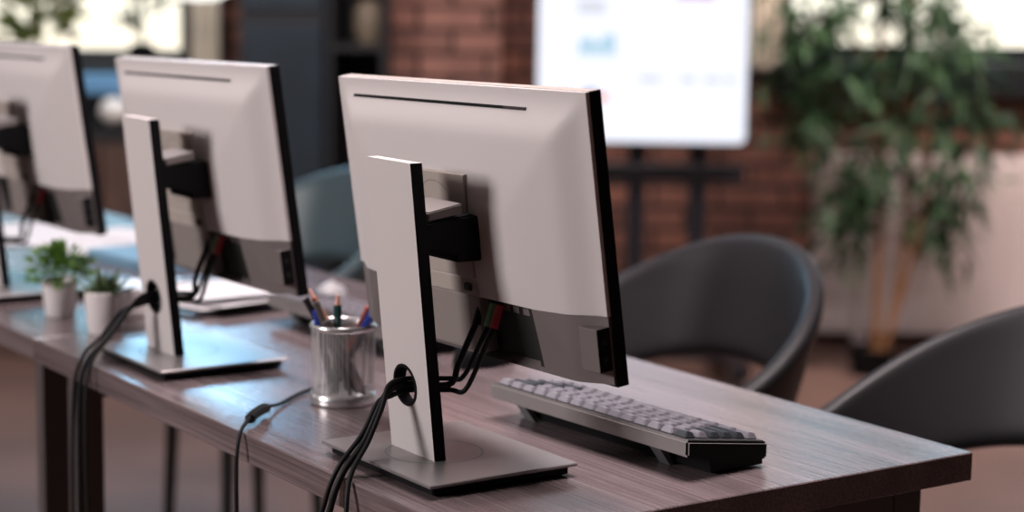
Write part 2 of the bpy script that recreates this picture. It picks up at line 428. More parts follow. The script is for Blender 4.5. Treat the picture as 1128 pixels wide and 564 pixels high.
for (x, y, z) in ((-.10, 0, .56), (.20, 0, .62), (.26, -.02, .84), (-.22, 0, .92), (.22, 0, 1.08), (-.12, 0, 1.05)):
    g.tube([(.02 if x < 0 else .08, 0, z - .14), (x * .6, y, z - .03), (x, y, z + .03)], .004, 6)
g.build('twig', M['bamboo'], bam)

# left background: walnut cabinet with things on it, window sill plants, globe lamp
DBK = 6.0
cab = thing('side_cabinet', 'dark walnut side cabinet seen between the two farther monitors', 'cabinet', W(-1.28, DBK, 0), TH)
MB().box(-.18, .15, -.0, .38, .0, .715, bev=.005).build('body', M['cabinet'], cab)
MB().box(-.175, -.02, -.018, -.0005, .05, .70, bev=.004).build('door', M['cabinet'], cab)
MB().box(-.01, .145, -.018, -.0005, .05, .70, bev=.004).build('door', M['cabinet'], cab)
MB().box(-.19, .16, -.02, .39, .7155, .745, bev=.004).build('top', M['steel2'], cab)
pr = thing('printer', 'black desktop printer standing on the walnut side cabinet', 'printer', W(-1.28, DBK + .22, .7455), TH)
MB().box(-.17, .13, -.12, .14, 0, .105, bev=.012).build('body', M['black'], pr); MB().box(-.15, .10, -.14, -.1, .015, .03, bev=.003).build('paper_tray', M['steel2'], pr)
o = MB().box(-.14, .10, -.11, .11, 0, .055, bev=.004).build('blue_box', M['blue'], loc=W(-1.28, DBK + .22, .851), rotz=TH); tag(o, 'flat blue box lying on top of the black printer', 'box')
gl = thing('globe_lamp', 'small white globe lamp in front of the black printer', 'lamp', W(-1.265, DBK + .045, .7455), TH)
MB().lathe([(0, 0), (.028, 0), (.028, .008), (.014, .016), (0, .016)], 24).build('base', M['black'], gl, smooth=.6)
g = MB(); bmesh.ops.create_uvsphere(g.bm, u_segments=24, v_segments=16, radius=.044, matrix=Matrix.Translation((0, 0, .056))); g.build('globe', mat('globe_glass', (.8, .77, .72), .4), gl, smooth=3.2)


def sill_plant(name, label, r, z, prof, potm, n, h, spread, leafm, L, wd, d=DB - .05):
    t = thing(name, label, 'plant', W(r, d, z), TH)
    MB().lathe(prof, 20).build('pot', potm, t, smooth=.7)
    top = max(q[1] for q in prof); g = MB()
    for i in range(n):
        a = random.uniform(0, 2 * PI); q = random.random() ** .5
        p = Vector((math.cos(a) * spread * q, math.sin(a) * spread * q * .5, top + random.uniform(.0, h)))
        g.leaf(p, (math.cos(a), math.sin(a) * .6, random.uniform(.1, 1.4)), L * random.uniform(.7, 1.2), wd)
    for i in range(5): a = i * 1.3; g.tube([(0, 0, top * .7), (math.cos(a) * spread * .3, 0, top + h * .5), (math.cos(a) * spread * .7, 0, top + h)], .004, 5)
    g.build('foliage', leafm, t, fix=False); return t


sill_plant('potted_plant', 'bushy green plant in grey pot at far left of the window sill', -1.62, .921, [(0, 0), (.055, 0), (.075, .06), (.07, .06), (0, .05)], mat('grey_pot', (.32, .30, .29), .6), 170, .28, .12, mat('yellow_green_leaf', (.20, .25, .045), .5, noise=.4), .10, .035)
sill_plant('vase_plant', 'thin dark green plant in black vase on the window sill', -1.27, .921, [(0, 0), (.05, 0), (.055, .05), (.03, .08), (.025, .08), (0, .07)], M['black'], 60, .4, .045, M['bamboo_leaf'], .12, .02)

pl = thing('pendant_lamp', 'white glowing pendant lamp hanging at top left edge', 'lamp', W(-.82, 5.0, 0), TH)
g = MB(); g.lathe([(0, 1.163), (.05, 1.168), (.085, 1.19), (.10, 1.24), (.095, 1.30), (.06, 1.36), (.02, 1.385), (0, 1.385)], 28); g.build('shade', M['shade'], pl, smooth=3.2)
MB().tube([(0, 0, 1.38), (0, 0, ZC)], .004, 6).build('cord', M['rubber'], pl)

# ================================================================== desks
def desk(x0, x1, label):
    t = thing('desk', label, 'desk', ((x0 + x1) / 2, -.3137, 0), 0, 'desks standing end to end')
    hw_, hd = (x1 - x0) / 2, .3137
    MB().box(-hw_, hw_, -hd, hd, ZD - .031, ZD, bev=.0012, seg=1).build('tabletop', M['wood'], t)
    for sx in (-1, 1):
        xa = -hw_ + .045 if sx < 0 else hw_ - .072
        for sy in (-1, 1):
            ya = -hd + .028 if sy < 0 else hd - .068
            MB().box(xa, xa + .027, ya, ya + .04, 0, ZD - .0312, bev=.002).build('leg', [M['legmetal']], t)
        MB().box(xa + .001, xa + .026, -hd + .068, hd - .068, ZD - .075, ZD - .0315, bev=.002).build('crossbar', M['legmetal'], t)
    MB().box(-hw_ + .072, hw_ - .072, hd - .07, hd - .045, ZD - .075, ZD - .0315, bev=.002).build('rail', M['legmetal'], t)
    return t


desk(-1.104, 0.0, 'dark wooden desk with a square end at right, carrying the two nearer monitors')
desk(-2.45, -1.108, 'farther dark wooden desk at left, carrying potted plants and papers')


# ================================================================== monitor
PW, PH = .4816, .2833


def axes(yaw, tilt, roll):
    a = Vector((math.cos(yaw), math.sin(yaw), 0)); n = Vector((-math.sin(yaw), math.cos(yaw), 0)); z = Vector((0, 0, 1))
    up = z * math.cos(tilt) - n * math.sin(tilt); nn = n * math.cos(tilt) + z * math.sin(tilt)
    return a * math.cos(roll) + up * math.sin(roll), nn, up * math.cos(roll) - a * math.sin(roll)


def panel_matrix(c, yaw=-.017, tilt=.131, roll=.019):
    a, n, u = axes(yaw, tilt, roll)
    return Matrix(((a.x, n.x, u.x, c[0]), (a.y, n.y, u.y, c[1]), (a.z, n.z, u.z, c[2]), (0, 0, 0, 1)))


ZS = -.0715                                  # where silver housing ends


def back_y(x, z, deep=0.0):
    m = min(PW / 2 - abs(x), PH / 2 - z)
    mz = min(PW / 2 - abs(x), PH / 2 - z, PH / 2 + z + .02)
    return -(.004 + .013 * sstep(m / .05) + .013 * sstep(mz / .13) + deep)


def plate_hole(mb, w, z0, z1, cx, cz, r, y0, y1, N=32):
    """silver plate with a round hole; sides and hole wall material 1"""
    h = r * 1.35
    def ring(y):
        C = [mb.bm.verts.new((cx + r * math.cos(2 * PI * k / N), y, cz + r * math.sin(2 * PI * k / N))) for k in range(N)]
        Q = []
        for k in range(N):
            a = 2 * PI * k / N; c, s_ = math.cos(a), math.sin(a); m = max(abs(c), abs(s_))
            Q.append(mb.bm.verts.new(((w / 2) * c / m, y, cz + h * s_ / m)))
        return C, Q
    faces = []
    A, B = ring(y0), ring(y1)
    for (C, Q) in (A, B):
        for k in range(N):
            k2 = (k + 1) % N; mb.bm.faces.new((C[k], C[k2], Q[k2], Q[k]))
    for k in range(N):
        k2 = (k + 1) % N; f = mb.bm.faces.new((A[0][k], A[0][k2], B[0][k2], B[0][k])); f.material_index = 1
        f = mb.bm.faces.new((A[1][k], A[1][k2], B[1][k2], B[1][k])); f.material_index = 1 if abs(A[1][k].co.x) > w / 2 - 1e-5 and abs(A[1][k2].co.x) > w / 2 - 1e-5 else 0
    for (za, zb) in ((z0, cz - h), (cz + h, z1)):
        V = [[mb.bm.verts.new((sx * w / 2, y, z)) for sx in (-1, 1)] for z in (za, zb) for y in (y0, y1)]
        (a, b_), (c, d), (e, f_), (g_, h_) = V     # za/y0 za/y1 zb/y0 zb/y1
        for q, mi in (((a, b_, f_, e), 0), ((c, d, h_, g_), 1), ((a, e, g_, c), 1), ((b_, f_, h_, d), 1), ((e, f_, h_, g_), 0), ((a, b_, d, c), 0)):
            ff = mb.bm.faces.new(q); ff.material_index = mi


def make_monitor(label):
    t = thing('monitor', label, 'monitor', (-.244, -.510, ZD), 0, 'computer monitors in a row on the desks')
    # base
    bw, bd = .2148 / 2, .1744 / 2
    bp = MB().box(-bw, bw, -bd, bd, .0105, .0142, bev=.0009, seg=1).build('base_plate', M['silver_metal'], t)
    MB().box(-bw + .008, bw - .008, -bd + .008, bd - .006, .0015, .0104, bev=.001, seg=1).build('base_underside', M['black'], bp)
    for x in (-.08, .08):
        for y in (-.06, .06): MB().lathe([(0, 0), (.008, 0), (.008, .0016), (0, .0016)], 12, (x, y, 0)).build('rubber_foot', M['rubber'], bp)
    g = MB(); N = 48
    for k in range(N):
        a, a2 = 2 * PI * k / N, 2 * PI * (k + 1) / N; v = []
        for r, q in ((.049, a), (.0505, a), (.0505, a2), (.049, a2)): v.append(g.bm.verts.new((-.006 + r * math.cos(q), -.012 + r * math.sin(q), .01435)))
        g.bm.faces.new(v)
    g.build('swivel_ring', M['teal'], bp)
    # column leans towards the back
    lean = .1033; RX, RY = -.011, -.0343
    shear = Matrix(((1, 0, 0, RX), (0, 1, -math.tan(lean), RY), (0, 0, 1, .0142), (0, 0, 0, 1)))
    g = MB(); plate_hole(g, .0834, 0, .3002, -.003, .071, .0215, 0, .0135)
    colo = g.build('stand_column', [M['silver'], M['black']], t, mx=shear)
    g = MB()
    for (ra, ya) in ((.0215, -.0012),):
        prof = [(.0218, .0012), (.0218, -.0012), (.0192, -.0012), (.0192, .012), (.0218, .012)]
        rings = []
        for (r, y) in prof: rings.append([g.bm.verts.new((-.003 + r * math.cos(2 * PI * k / 32), y, .071 + r * math.sin(2 * PI * k / 32))) for k in range(32)])
        for a, b_ in zip(rings, rings[1:]):
            for k in range(32): g.bm.faces.new((a[k], a[(k + 1) % 32], b_[(k + 1) % 32], b_[k]))
    g.build('cable_grommet', M['black'], colo, mx=shear, smooth=.6)
    # arm
    zc = .2385
    ya0 = RY - (zc - .0142) * math.tan(lean) + .0125
    MX = panel_matrix((-.042, .049, .2465))
    g = MB()
    g.hexa([(-.036, ya0, zc - .010), (.028, ya0, zc - .010), (.028, .013, zc - .024), (-.036, .013, zc - .024), (-.036, ya0, zc + .016), (.028, ya0, zc + .016), (.028, .013, zc + .022), (-.036, .013, zc + .022)], bev=.002)
    g.box(-.038, .027, -.008, .022, zc - .026, zc + .020, bev=.003)
    arm = g.build('tilt_arm', M['black'], t)
    MB().hexa([(-.034, ya0 + .004, zc + .017), (.026, ya0 + .004, zc + .017), (.030, -.004, zc + .0235), (-.034, -.004, zc + .0235), (-.034, ya0 + .004, zc + .026), (.026, ya0 + .004, zc + .026), (.030, -.004, zc + .034), (-.034, -.004, zc + .034)], bev=.0012).build('arm_cap', M['capgrey'], arm)
    # screen slab
    g = MB().box(-PW / 2, PW / 2, 0, .0135, -PH / 2, PH / 2, bev=.0012)
    for q in g.bm.faces:
        if q.calc_center_median().z > PH / 2 - .0004 and abs(q.calc_center_median().x) < PW / 2 - .002: q.material_index = 1
    sl = g.build('screen_panel', [M['black'], M['cover']], t, mx=MX)
    MB().box(-PW / 2 + .005, PW / 2 - .005, .0137, .0141, -PH / 2 + .014, PH / 2 - .005).build('display', M['screen'], sl, mx=MX)
    # silver back
    g = MB()
    def fn(u, v):
        x = -PW / 2 + .0006 + (PW - .0012) * u; z = ZS + (PH / 2 - .0006 - ZS) * v
        return Vector((x, back_y(x, z), z))
    g.grid(fn, 64, 36)
    bnd = [e for e in g.bm.edges if e.is_boundary]
    r = bmesh.ops.extrude_edge_only(g.bm, edges=bnd)
    for v in [q for q in r['geom'] if isinstance(q, bmesh.types.BMVert)]: v.co.y = .0003
    hs = g.build('back_housing', M['silver'], t, mx=MX, smooth=.7)
    # vent slot with fine ribs at its right end
    g = MB(); xa, xb, zv = -.1985, .147, .1225
    def vs(u, v): x = xa + (xb - xa) * u; z = zv - .0015 + .003 * v - .0; return Vector((x, back_y(x, z) - .0004, z))
    g.grid(vs, 40, 1); vent = g.build('vent_slot', M['black'], hs, mx=MX, fix=False)
    g = MB()
    for i in range(12):
        x = .108 + i * .0032; y = back_y(x, zv) - .0006; g.box(x, x + .0012, y - .0004, y + .0004, zv - .0014, zv + .0014)
    g.build('vent_rib', M['dgrey'], hs, mx=MX)
    # mount cover
    g = MB(); x0, x1, z0, z1 = -.070, .052, -.052, .055
    def mc(u, v): x = x0 + (x1 - x0) * u; z = z0 + (z1 - z0) * v; return Vector((x, back_y(0, 0) - .0022, z))
    g.box(x0, x1, back_y(0, 0) - .0016, back_y(0, 0) + .008, z0, z1, bev=.0012)
    mcv = g.build('mount_cover', M['cover'], hs, mx=MX)
    yb = back_y(0, 0) - .0018
    g = MB(); N = 48
    for k in range(N):
        a, a2 = 2 * PI * k / N, 2 * PI * (k + 1) / N
        g.bm.faces.new([g.bm.verts.new((-.008 + r_ * math.cos(q), yb, .004 + r_ * math.sin(q))) for r_, q in ((.041, a), (.0418, a), (.0418, a2), (.041, a2))])
    g.build('cover_groove', M['dgrey'], hs, mx=MX)
    MB().box(-.07, .052, back_y(0, -.06) - .0012, back_y(0, -.06) + .006, -.0705, -.0535, bev=.001).build('release_cover', M['cover'], hs, mx=MX)
    MB().box(.0305, .0425, back_y(0, -.06) - .004, back_y(0, -.06), -.066, -.0585, bev=.0015).build('release_button', M['recess'], hs, mx=MX)
    # dark lower housing with port recess
    g = MB(); zl0, zl1 = -PH / 2 + .003, ZS + .0008; rx0, rx1 = -.12, .138
    def lw(u, v):
        x = -PW / 2 + .0015 + (PW - .003) * u; z = zl0 + (zl1 - zl0) * v
        y = back_y(x, z) + .0015
        if rx0 < x < rx1 and .06 < v: y += .011
        return Vector((x, min(y, -.002), z))
    g.grid(lw, 90, 12)
    for f in g.bm.faces:
        c = f.calc_center_median()
        if rx0 - .003 < c.x < rx1 + .003 and c.z > zl0 + .004: f.material_index = 1
    bnd = [e for e in g.bm.edges if e.is_boundary]
    r = bmesh.ops.extrude_edge_only(g.bm, edges=bnd)
    for v in [q for q in r['geom'] if isinstance(q, bmesh.types.BMVert)]: v.co.y = .0003
    lh = g.build('lower_housing', [M['dgrey'], M['recess']], t, mx=MX, smooth=.5)
    g = MB(); yc = back_y(.0, -.1)
    g.box(-.075, .046, yc - .001, yc + .016, -.133, -.0725, bev=.003)
    g.build('cable_cover', mat('cover_brown_grey', (.24, .205, .195), .5) if 'cbg' not in M else M['cbg'], lh, mx=MX)
    for x in (.075, .092, .110): MB().box(x, x + .011, yc + .009, yc + .014, -.085, -.078).build('port', M['dgrey'], lh, mx=MX)
    # usb block on the right edge
    g = MB(); xr = PW / 2 - .0015
    g.box(xr - .029, xr, -.0175, -.002, -.124, -.0815, bev=.001)
    for q in g.bm.faces:
        if q.calc_center_median().x > xr - .0004: q.material_index = 1  # right face blackened, its shade is put into the colour
    hb = g.build('usb_block', [M['dgrey'], M['black']], t, mx=MX); hb['label'] = 'small grey port block on right edge'
    for z in (-.115, -.098): MB().box(xr - .0005, xr + .0004, -.012, -.007, z, z + .006).build('port', M['recess'], hb, mx=MX)
    return t


mon = make_monitor('nearest silver-backed monitor, in sharp focus, at the right end of the desk')


def mpath(dx, pts): return [(x + dx, y, z + ZD) for x, y, z in pts]


def cables(mon_, dx, which, ends, plugs=True):
    """leads from ports through the column hole: each lead one thing"""
    MX = mon_.matrix_basis @ panel_matrix((-.042 if dx == 0 else -.062, .049, .2465 if dx == 0 else .2405))
    hole = Vector((-.244 + dx - .014, -.510 - .0343 - .0074, .0142 + .071))
    out = []
    for i, (xp, zp, sag, nm, pm, jit) in enumerate(which):
        p0 = MX @ Vector((xp, back_y(0, -.1) + .008, zp)); p0.z -= ZD
        lead = MX @ Vector((xp, back_y(0, -.1) - .003, zp - .022)); lead.z -= ZD
        path = [lead, Vector((lead.x - .002, lead.y - .008, lead.z - .018)), Vector(((lead.x + hole.x) / 2, (lead.y + hole.y) / 2 + .02, hole.z - sag)), hole + Vector((.004, .05, -.004 + jit)), hole + Vector((0, .006, jit)), hole + Vector((-.001, -.018, jit - .004))]
        path += [Vector(e) + Vector((jit * .6, 0, 0)) for e in ends[i]]
        t = thing('monitor_cable', nm, 'cable', tuple(lead + Vector((0, 0, ZD))))
        off = Vector((0, 0, ZD)) - t.location
        MB().tube([q + off for q in path], .0026 if i else .0034, 9).build('cord', M['rubber'], t, smooth=3.2)
        d = (lead - p0).normalized()
        MB().tube([p0 + d * .004 + off, lead + off, lead + off + d * .004], .0045, 10, smooth=False).build('plug', M[pm], t, smooth=.6)
        out.append(t)
    return out


edge = -.6274
front_ends = [
    [(-.256, -.583, .066), (-.252, -.603, .034), (-.250, -.628, .006), (-.254, -.640, -.03), (-.266, -.645, -.10), (-.28, -.64, -.4), (-.30, -.55, -.70)],
    [(-.256, -.582, .067), (-.250, -.601, .036), (-.238, -.628, .007), (-.226, -.640, -.03), (-.219, -.645, -.10), (-.22, -.64, -.38), (-.22, -.54, -.70)],
    [(-.256, -.583, .070), (-.253, -.603, .040), (-.253, -.629, .011), (-.258, -.642, -.025), (-.272, -.648, -.10), (-.29, -.64, -.4), (-.31, -.53, -.70)]]
cables(mon, 0, [(.040, -.076, -.016, 'thick black cable of nearest monitor, running through its stand hole', 'rubber', 0.0),
                (.062, -.076, -.006, 'thin black cable with green plug behind nearest monitor', 'green', .006),
                (.073, -.076, .006, 'thin black cable with red plug behind nearest monitor', 'red', -.006)], front_ends)

MON_DX = (-.620, -1.252)
LABS = ('silver-backed monitor in the middle of the row, slightly blurred', 'farthest silver-backed monitor, cut off by the left edge of the photo')
mons = []
for dx, lb in zip(MON_DX, LABS):
    c = dup(mon, label=lb, loc=(-.244 + dx, -.510, ZD))
    for ch in c.children:
        if ch.name.split('.')[0] in ('screen_panel', 'back_housing', 'lower_housing', 'usb_block'): ch.location += Vector((-.02, 0, -.006))
    mons.append(c)
bpy.context.view_layer.update()
mid_ends = [[(-.888, -.590, .062), (-.896, -.612, .030), (-.903, -.632, .006), (-.907, -.642, -.04), (-.905, -.645, -.2), (-.91, -.64, -.42), (-.95, -.56, -.70)],
            [(-.886, -.589, .064), (-.892, -.610, .034), (-.893, -.631, .008), (-.890, -.642, -.04), (-.880, -.645, -.2), (-.868, -.642, -.34), (-.880, -.60, -.5), (-.93, -.58, -.70)],
            [(-.890, -.591, .066), (-.900, -.614, .034), (-.912, -.633, .010), (-.919, -.644, -.04), (-.92, -.647, -.2), (-.93, -.64, -.42), (-.97, -.55, -.70)]]
cables(mons[0], -.620, [(.040, -.076, -.016, 'thick black cable of middle monitor, running through its stand hole', 'rubber', 0.0),
                        (.062, -.076, -.006, 'thin black cable with green plug behind middle monitor', 'green', .005),
                        (.073, -.076, .006, 'thin black cable with red plug behind middle monitor', 'red', -.005)], mid_ends)
far_ends = [[(-1.53, -.60, .055), (-1.56, -.634, .012), (-1.58, -.654, -.06), (-1.58, -.655, -.3), (-1.6, -.58, -.70)]] * 3
cables(mons[1], -1.252, [(.040, -.076, -.016, 'thick black cable of farthest monitor at left', 'rubber', 0.0),
                         (.073, -.076, .006, 'thin black cable with red plug behind farthest monitor at left', 'red', -.005)], far_ends)

# ================================================================== keyboard
def make_keyboard(label, loc, rotz):
    t = thing('keyboard', label, 'keyboard', loc, rotz, 'keyboards on the desks')
    L, D = .333, .112                        # rear edge at -y, raised on feet
    hx = L / 2
    zr0, zr1, zf0, zf1 = .024, .0415, .007, .0255
    zl = lambda y, a, b: a + (b - a) * (y + D / 2) / D
    g = MB()
    g.hexa([(-hx, -D / 2, zr0), (hx, -D / 2, zr0), (hx, D / 2, zf0), (-hx, D / 2, zf0), (-hx, -D / 2, zr1), (hx, -D / 2, zr1), (hx, D / 2, zf1), (-hx, D / 2, zf1)], bev=.0025)
    for f in g.bm.faces:
        if f.normal.x > .8: f.material_index = 1  # unlit right end painted black instead of the silver body colour
    g.build('case', [M['kbody'], M['black']], t)
    MB().hexa([(-hx + .012, -D / 2 + .036, .003), (hx - .004, -D / 2 + .036, .003), (hx - .004, D / 2 - .004, .002), (-hx + .012, D / 2 - .004, .002), (-hx + .012, -D / 2 + .033, zr0 + .001), (hx - .004, -D / 2 + .033, zr0 + .001), (hx - .004, D / 2 - .004, zf0 + .003), (-hx + .012, D / 2 - .004, zf0 + .003)]).build('shade_wedge', M['black'], t)  # added black wedge that blocks light under the keyboard
    g = MB()
    g.hexa([(-hx + .003, -D / 2 + .0035, zl(-D / 2 + .0035, zr1, zf1) - .002), (hx - .003, -D / 2 + .0035, zl(-D / 2 + .0035, zr1, zf1) - .002), (hx - .003, D / 2 - .004, zl(D / 2 - .004, zr1, zf1) - .002), (-hx + .003, D / 2 - .004, zl(D / 2 - .004, zr1, zf1) - .002)] +
           [(-hx + .003, -D / 2 + .0035, zl(-D / 2 + .0035, zr1, zf1) + .0006), (hx - .003, -D / 2 + .0035, zl(-D / 2 + .0035, zr1, zf1) + .0006), (hx - .003, D / 2 - .004, zl(D / 2 - .004, zr1, zf1) + .0006), (-hx + .003, D / 2 - .004, zl(D / 2 - .004, zr1, zf1) + .0006)])
    g.build('key_deck', M['kdeck'], t)
    sl = math.atan2(zf1 - zr1, D)
    cache = {}
    def key(x0, x1, y, m):
        w = round(x1 - x0, 4)
        k = (w, m)
        if k not in cache:
            g = MB(); d = .0142; a, b_ = w / 2, d / 2
            g.hexa([(-a, -b_, 0), (a, -b_, 0), (a, b_, 0), (-a, b_, 0), (-a + .0028, -b_ + .0030, .0066), (a - .0028, -b_ + .0030, .0066), (a - .0028, b_ - .0026, .0058), (-a + .0028, b_ - .0026, .0058)], bev=.0009)
            o = g.build('keycap', M[m], t); cache[k] = o
        else: o = cache[k].copy(); COL.objects.link(o)
        o.location = ((x0 + x1) / 2, y, zl(y, zr1, zf1) + .0008); o.rotation_euler.x = sl
    rows = [[1] * 15, [1] * 13 + [2], [1.5] + [1] * 12 + [1.5], [1.75] + [1] * 11 + [2.25], [2.25] + [1] * 10 + [1.75, 1], [1.25, 1.25, 1.25, 5.25, 1, 1, 1, 1, 1, 1]]
    for j, row in enumerate(rows):
        y = -D / 2 + .0125 + j * .0172; tot = sum(row); u = (L - .016) / tot; x = hx - .008
        for w in row:                        # escape key side lies at +x for someone seated on the far side
            key(x - w * u + .0012, x - .0012, y, 'keyd' if (w >= 1.5 and w < 5) or (j == 0 and row.index(w) == 0 and x > hx - .009) else 'key'); x -= w * u
    for x in (-hx + .03, hx - .075):
        MB().hexa([(x, -D / 2 + .030, 0), (x + .016, -D / 2 + .030, 0), (x + .016, -D / 2 + .036, 0), (x, -D / 2 + .036, 0), (x, -D / 2 + .012, .0235), (x + .016, -D / 2 + .012, .0235), (x + .016, -D / 2 + .022, .023), (x, -D / 2 + .022, .023)]).build('foot', M['kfoot'], t)
    for x in (-hx + .03, hx - .05): MB().box(x, x + .02, D / 2 - .022, D / 2 - .012, 0, .0095).build('rubber_pad', M['rubber'], t)
    return t


kb = make_keyboard('nearest silver keyboard, with raised back edge, beyond the sharp monitor', (-.2335, -.293, ZD), .045)
dup(kb, label='grey keyboard between the pen cup and middle monitor, blurred', loc=(-.90, -.235, ZD), rotz=.03)

# ================================================================== pen cup and pens
cup = thing('pen_cup', 'round silver wire-mesh pen cup beside the sharp monitor', 'pen cup', (-.553, -.458, ZD))
rc, hc = .0375, .093
g = MB(); g.lathe([(rc - .001, .012), (rc, .04), (rc, hc - .004)], 48); g.build('mesh_wall', M['mesh'], cup, smooth=3.2, fix=False)
g = MB(); g.lathe([(rc - .001, hc - .006), (rc + .0015, hc - .004), (rc + .002, hc), (rc, hc + .0015), (rc - .002, hc), (rc - .002, hc - .006)], 48); g.build('rim', M['rim'], cup, smooth=1.2)
g = MB(); g.lathe([(0, .001), (rc + .001, .001), (rc + .002, .004), (rc + .001, .012), (rc - .001, .014), (rc - .002, .004), (0, .004)], 48); g.build('base', M['rim'], cup, smooth=.9)


def pen(name, label, bx, by, tx, ty, L, r, body, cap=None, capl=.03, tip=None):
    b_ = Vector((bx, by, .0095)); d = Vector((tx - bx, ty - by, hc - .006)); d.normalize()
    t = thing(name, label, 'pen' if name != 'pencil' else 'pencil', Vector((-.553, -.458, ZD)) + b_, 0, 'pens in the mesh cup')
    e = d * L
    g = MB().tube([d * .012, e * .5, e], r, 10, smooth=False); g.tube([(0, 0, 0), d * .012], r * .25, 10, r2=r, smooth=False)
    g.build('barrel', M[body], t, smooth=.6)
    if cap: MB().tube([e - d * capl, e + d * .004], r * 1.2, 10, smooth=False).build('cap', M[cap], t, smooth=.6)
    if tip: MB().tube([e + d * .0005, e + d * .012], r * .8, 10, r2=r * .35, smooth=False).build('tip', M[tip], t, smooth=.6)


# camera sees the cup with its left along -RT
def cupxy(lr, fb): v = RT * lr + FW * fb; return v.x, v.y
def pn(name, label, b_, tp, L, r, body, **k): pen(name, label, *cupxy(*b_), *cupxy(*tp), L, r, body, **k)
pn('pen', 'black pen leaning far left in the mesh cup', (.016, .004), (-.030, -.002), .128, .0042, 'pen_black')
pn('pencil', 'orange pencil leaning left in the mesh cup', (.022, .012), (-.022, .006), .126, .0036, 'pen_orange', tip='tip')
pn('pen', 'grey pen leaning left between orange and green pens', (.010, -.010), (-.022, -.012), .118, .0042, 'pen_grey')
pn('pen', 'dark green pen with pale tip standing in the mesh cup', (-.008, -.006), (-.006, -.012), .108, .0048, 'pen_green', tip='tip')
pn('pen', 'short pen with blue cap at the left rim of the cup', (-.012, .0), (-.029, -.004), .098, .0042, 'pen_grey', cap='pen_blue', capl=.014)
pn('pen', 'reddish pen leaning right in the mesh cup', (-.013, .016), (.022, .012), .110, .0042, 'pen_red')
pn('pen', 'pen with blue cap leaning right in the mesh cup', (-.016, -.006), (.029, .003), .107, .0044, 'pen_grey', cap='pen_blue', capl=.022)
pn('marker', 'long dark marker lying diagonally inside the mesh cup', (.026, -.010), (-.018, -.016), .100, .0056, 'pen_grey')

# cable with an inline plug beside the cup
t = thing('power_cord', 'thin black cord with inline plug, hanging over desk edge by the pen cup', 'cable', (-.495, -.608, ZD))
P = [(-.655, -.395, .003), (-.635, -.44, .003), (-.605, -.49, .003), (-.565, -.535, .004), (-.535, -.568, .010), (-.500, -.604, .011), (-.482, -.618, .010), (-.470, -.632, .001), (-.463, -.640, -.03), (-.458, -.642, -.12), (-.457, -.64, -.3), (-.45, -.6, -.72)]
o0 = Vector((.495, .608, 0))
MB().tube([Vector(p) + o0 for p in P], .0022, 8).build('cord', M['rubber'], t, smooth=3.2)
MB().tube([Vector(p) + o0 for p in ((-.535, -.568, .0085), (-.528, -.575, .0105), (-.502, -.602, .0105), (-.496, -.607, .0085))], .006, 10, smooth=False).build('inline_plug', M['rubber'], t, smooth=.6)
t = thing('hanging_cable', 'black cable drooping below the farther desk at bottom left', 'cable', (-1.52, -.58, ZD))
MB().tube([(.0, .0, .003), (.01, -.04, .005), (.03, -.064, -.03), (.08, -.07, -.12), (.16, -.07, -.215), (.26, -.07, -.275), (.36, -.04, -.36), (.45, .05, -.52), (.50, .15, -.70), (.52, .25, -.735), (.50, .5, -.735)], .004, 8).build('cord', M['rubber'], t, smooth=3.2)

# ================================================================== small desk things
def pot(label, x, y, r0, r1, h):
    t = thing('potted_plant', label, 'plant', (x, y, ZD), 0)
    MB().lathe([(0, 0), (r0 * .95, 0), (r0, .002), (r1, h - .001), (r1 - .001, h), (r1 - .003, h), (r1 - .004, h - .008), (0, h - .008)], 32).build('pot', M['white'], t, smooth=.8)
    MB().lathe([(0, h - .0075), (r1 - .0035, h - .0075)], 24).build('soil', M['soil'], t); return t


p1 = pot('small white pot with fluffy bright green plant, left of its neighbour', -1.262, -.530, .021, .0265, .054)
g = MB()
for i in range(330):
    a, e, q = random.uniform(0, 2 * PI), random.uniform(-.35, 1.5), random.random() ** .4
    d = Vector((math.cos(a) * math.cos(e), math.sin(a) * math.cos(e), math.sin(e)))
    p = Vector((0, 0, .062)) + Vector((d.x * .045, d.y * .045, d.z * .040)) * q
    g.leaf(p, d + Vector((0, 0, .4)), random.uniform(.012, .022), random.uniform(.006, .010), .4)
for i in range(9): a = i * .7; g.tube([(0, 0, .045), (math.cos(a) * .02, math.sin(a) * .02, .075), (math.cos(a) * .035, math.sin(a) * .035, .09)], .001, 5)
g.build('foliage', M['leaf'], p1, fix=False)
p2 = pot('small white pot with dark spiky succulent, nearer the middle monitor', -1.105, -.525, .024, .0285, .058)
g = MB()
for i in range(26):
    a = i * 2.4; e = .35 + .045 * i; d = Vector((math.cos(a) * math.cos(e), math.sin(a) * math.cos(e), math.sin(e)))
    g.leaf(Vector((math.cos(a) * .006, math.sin(a) * .006, .049)), d, random.uniform(.038, .052), .011, .1)
g.build('foliage', M['leaf2'], p2, fix=False)
o = MB().box(-.045, .045, -.04, .04, 0, .042, bev=.005).build('white_box', M['white'], loc=(-1.235, -.435, ZD), rotz=.1); tag(o, 'small white box on desk behind the two potted plants', 'box')

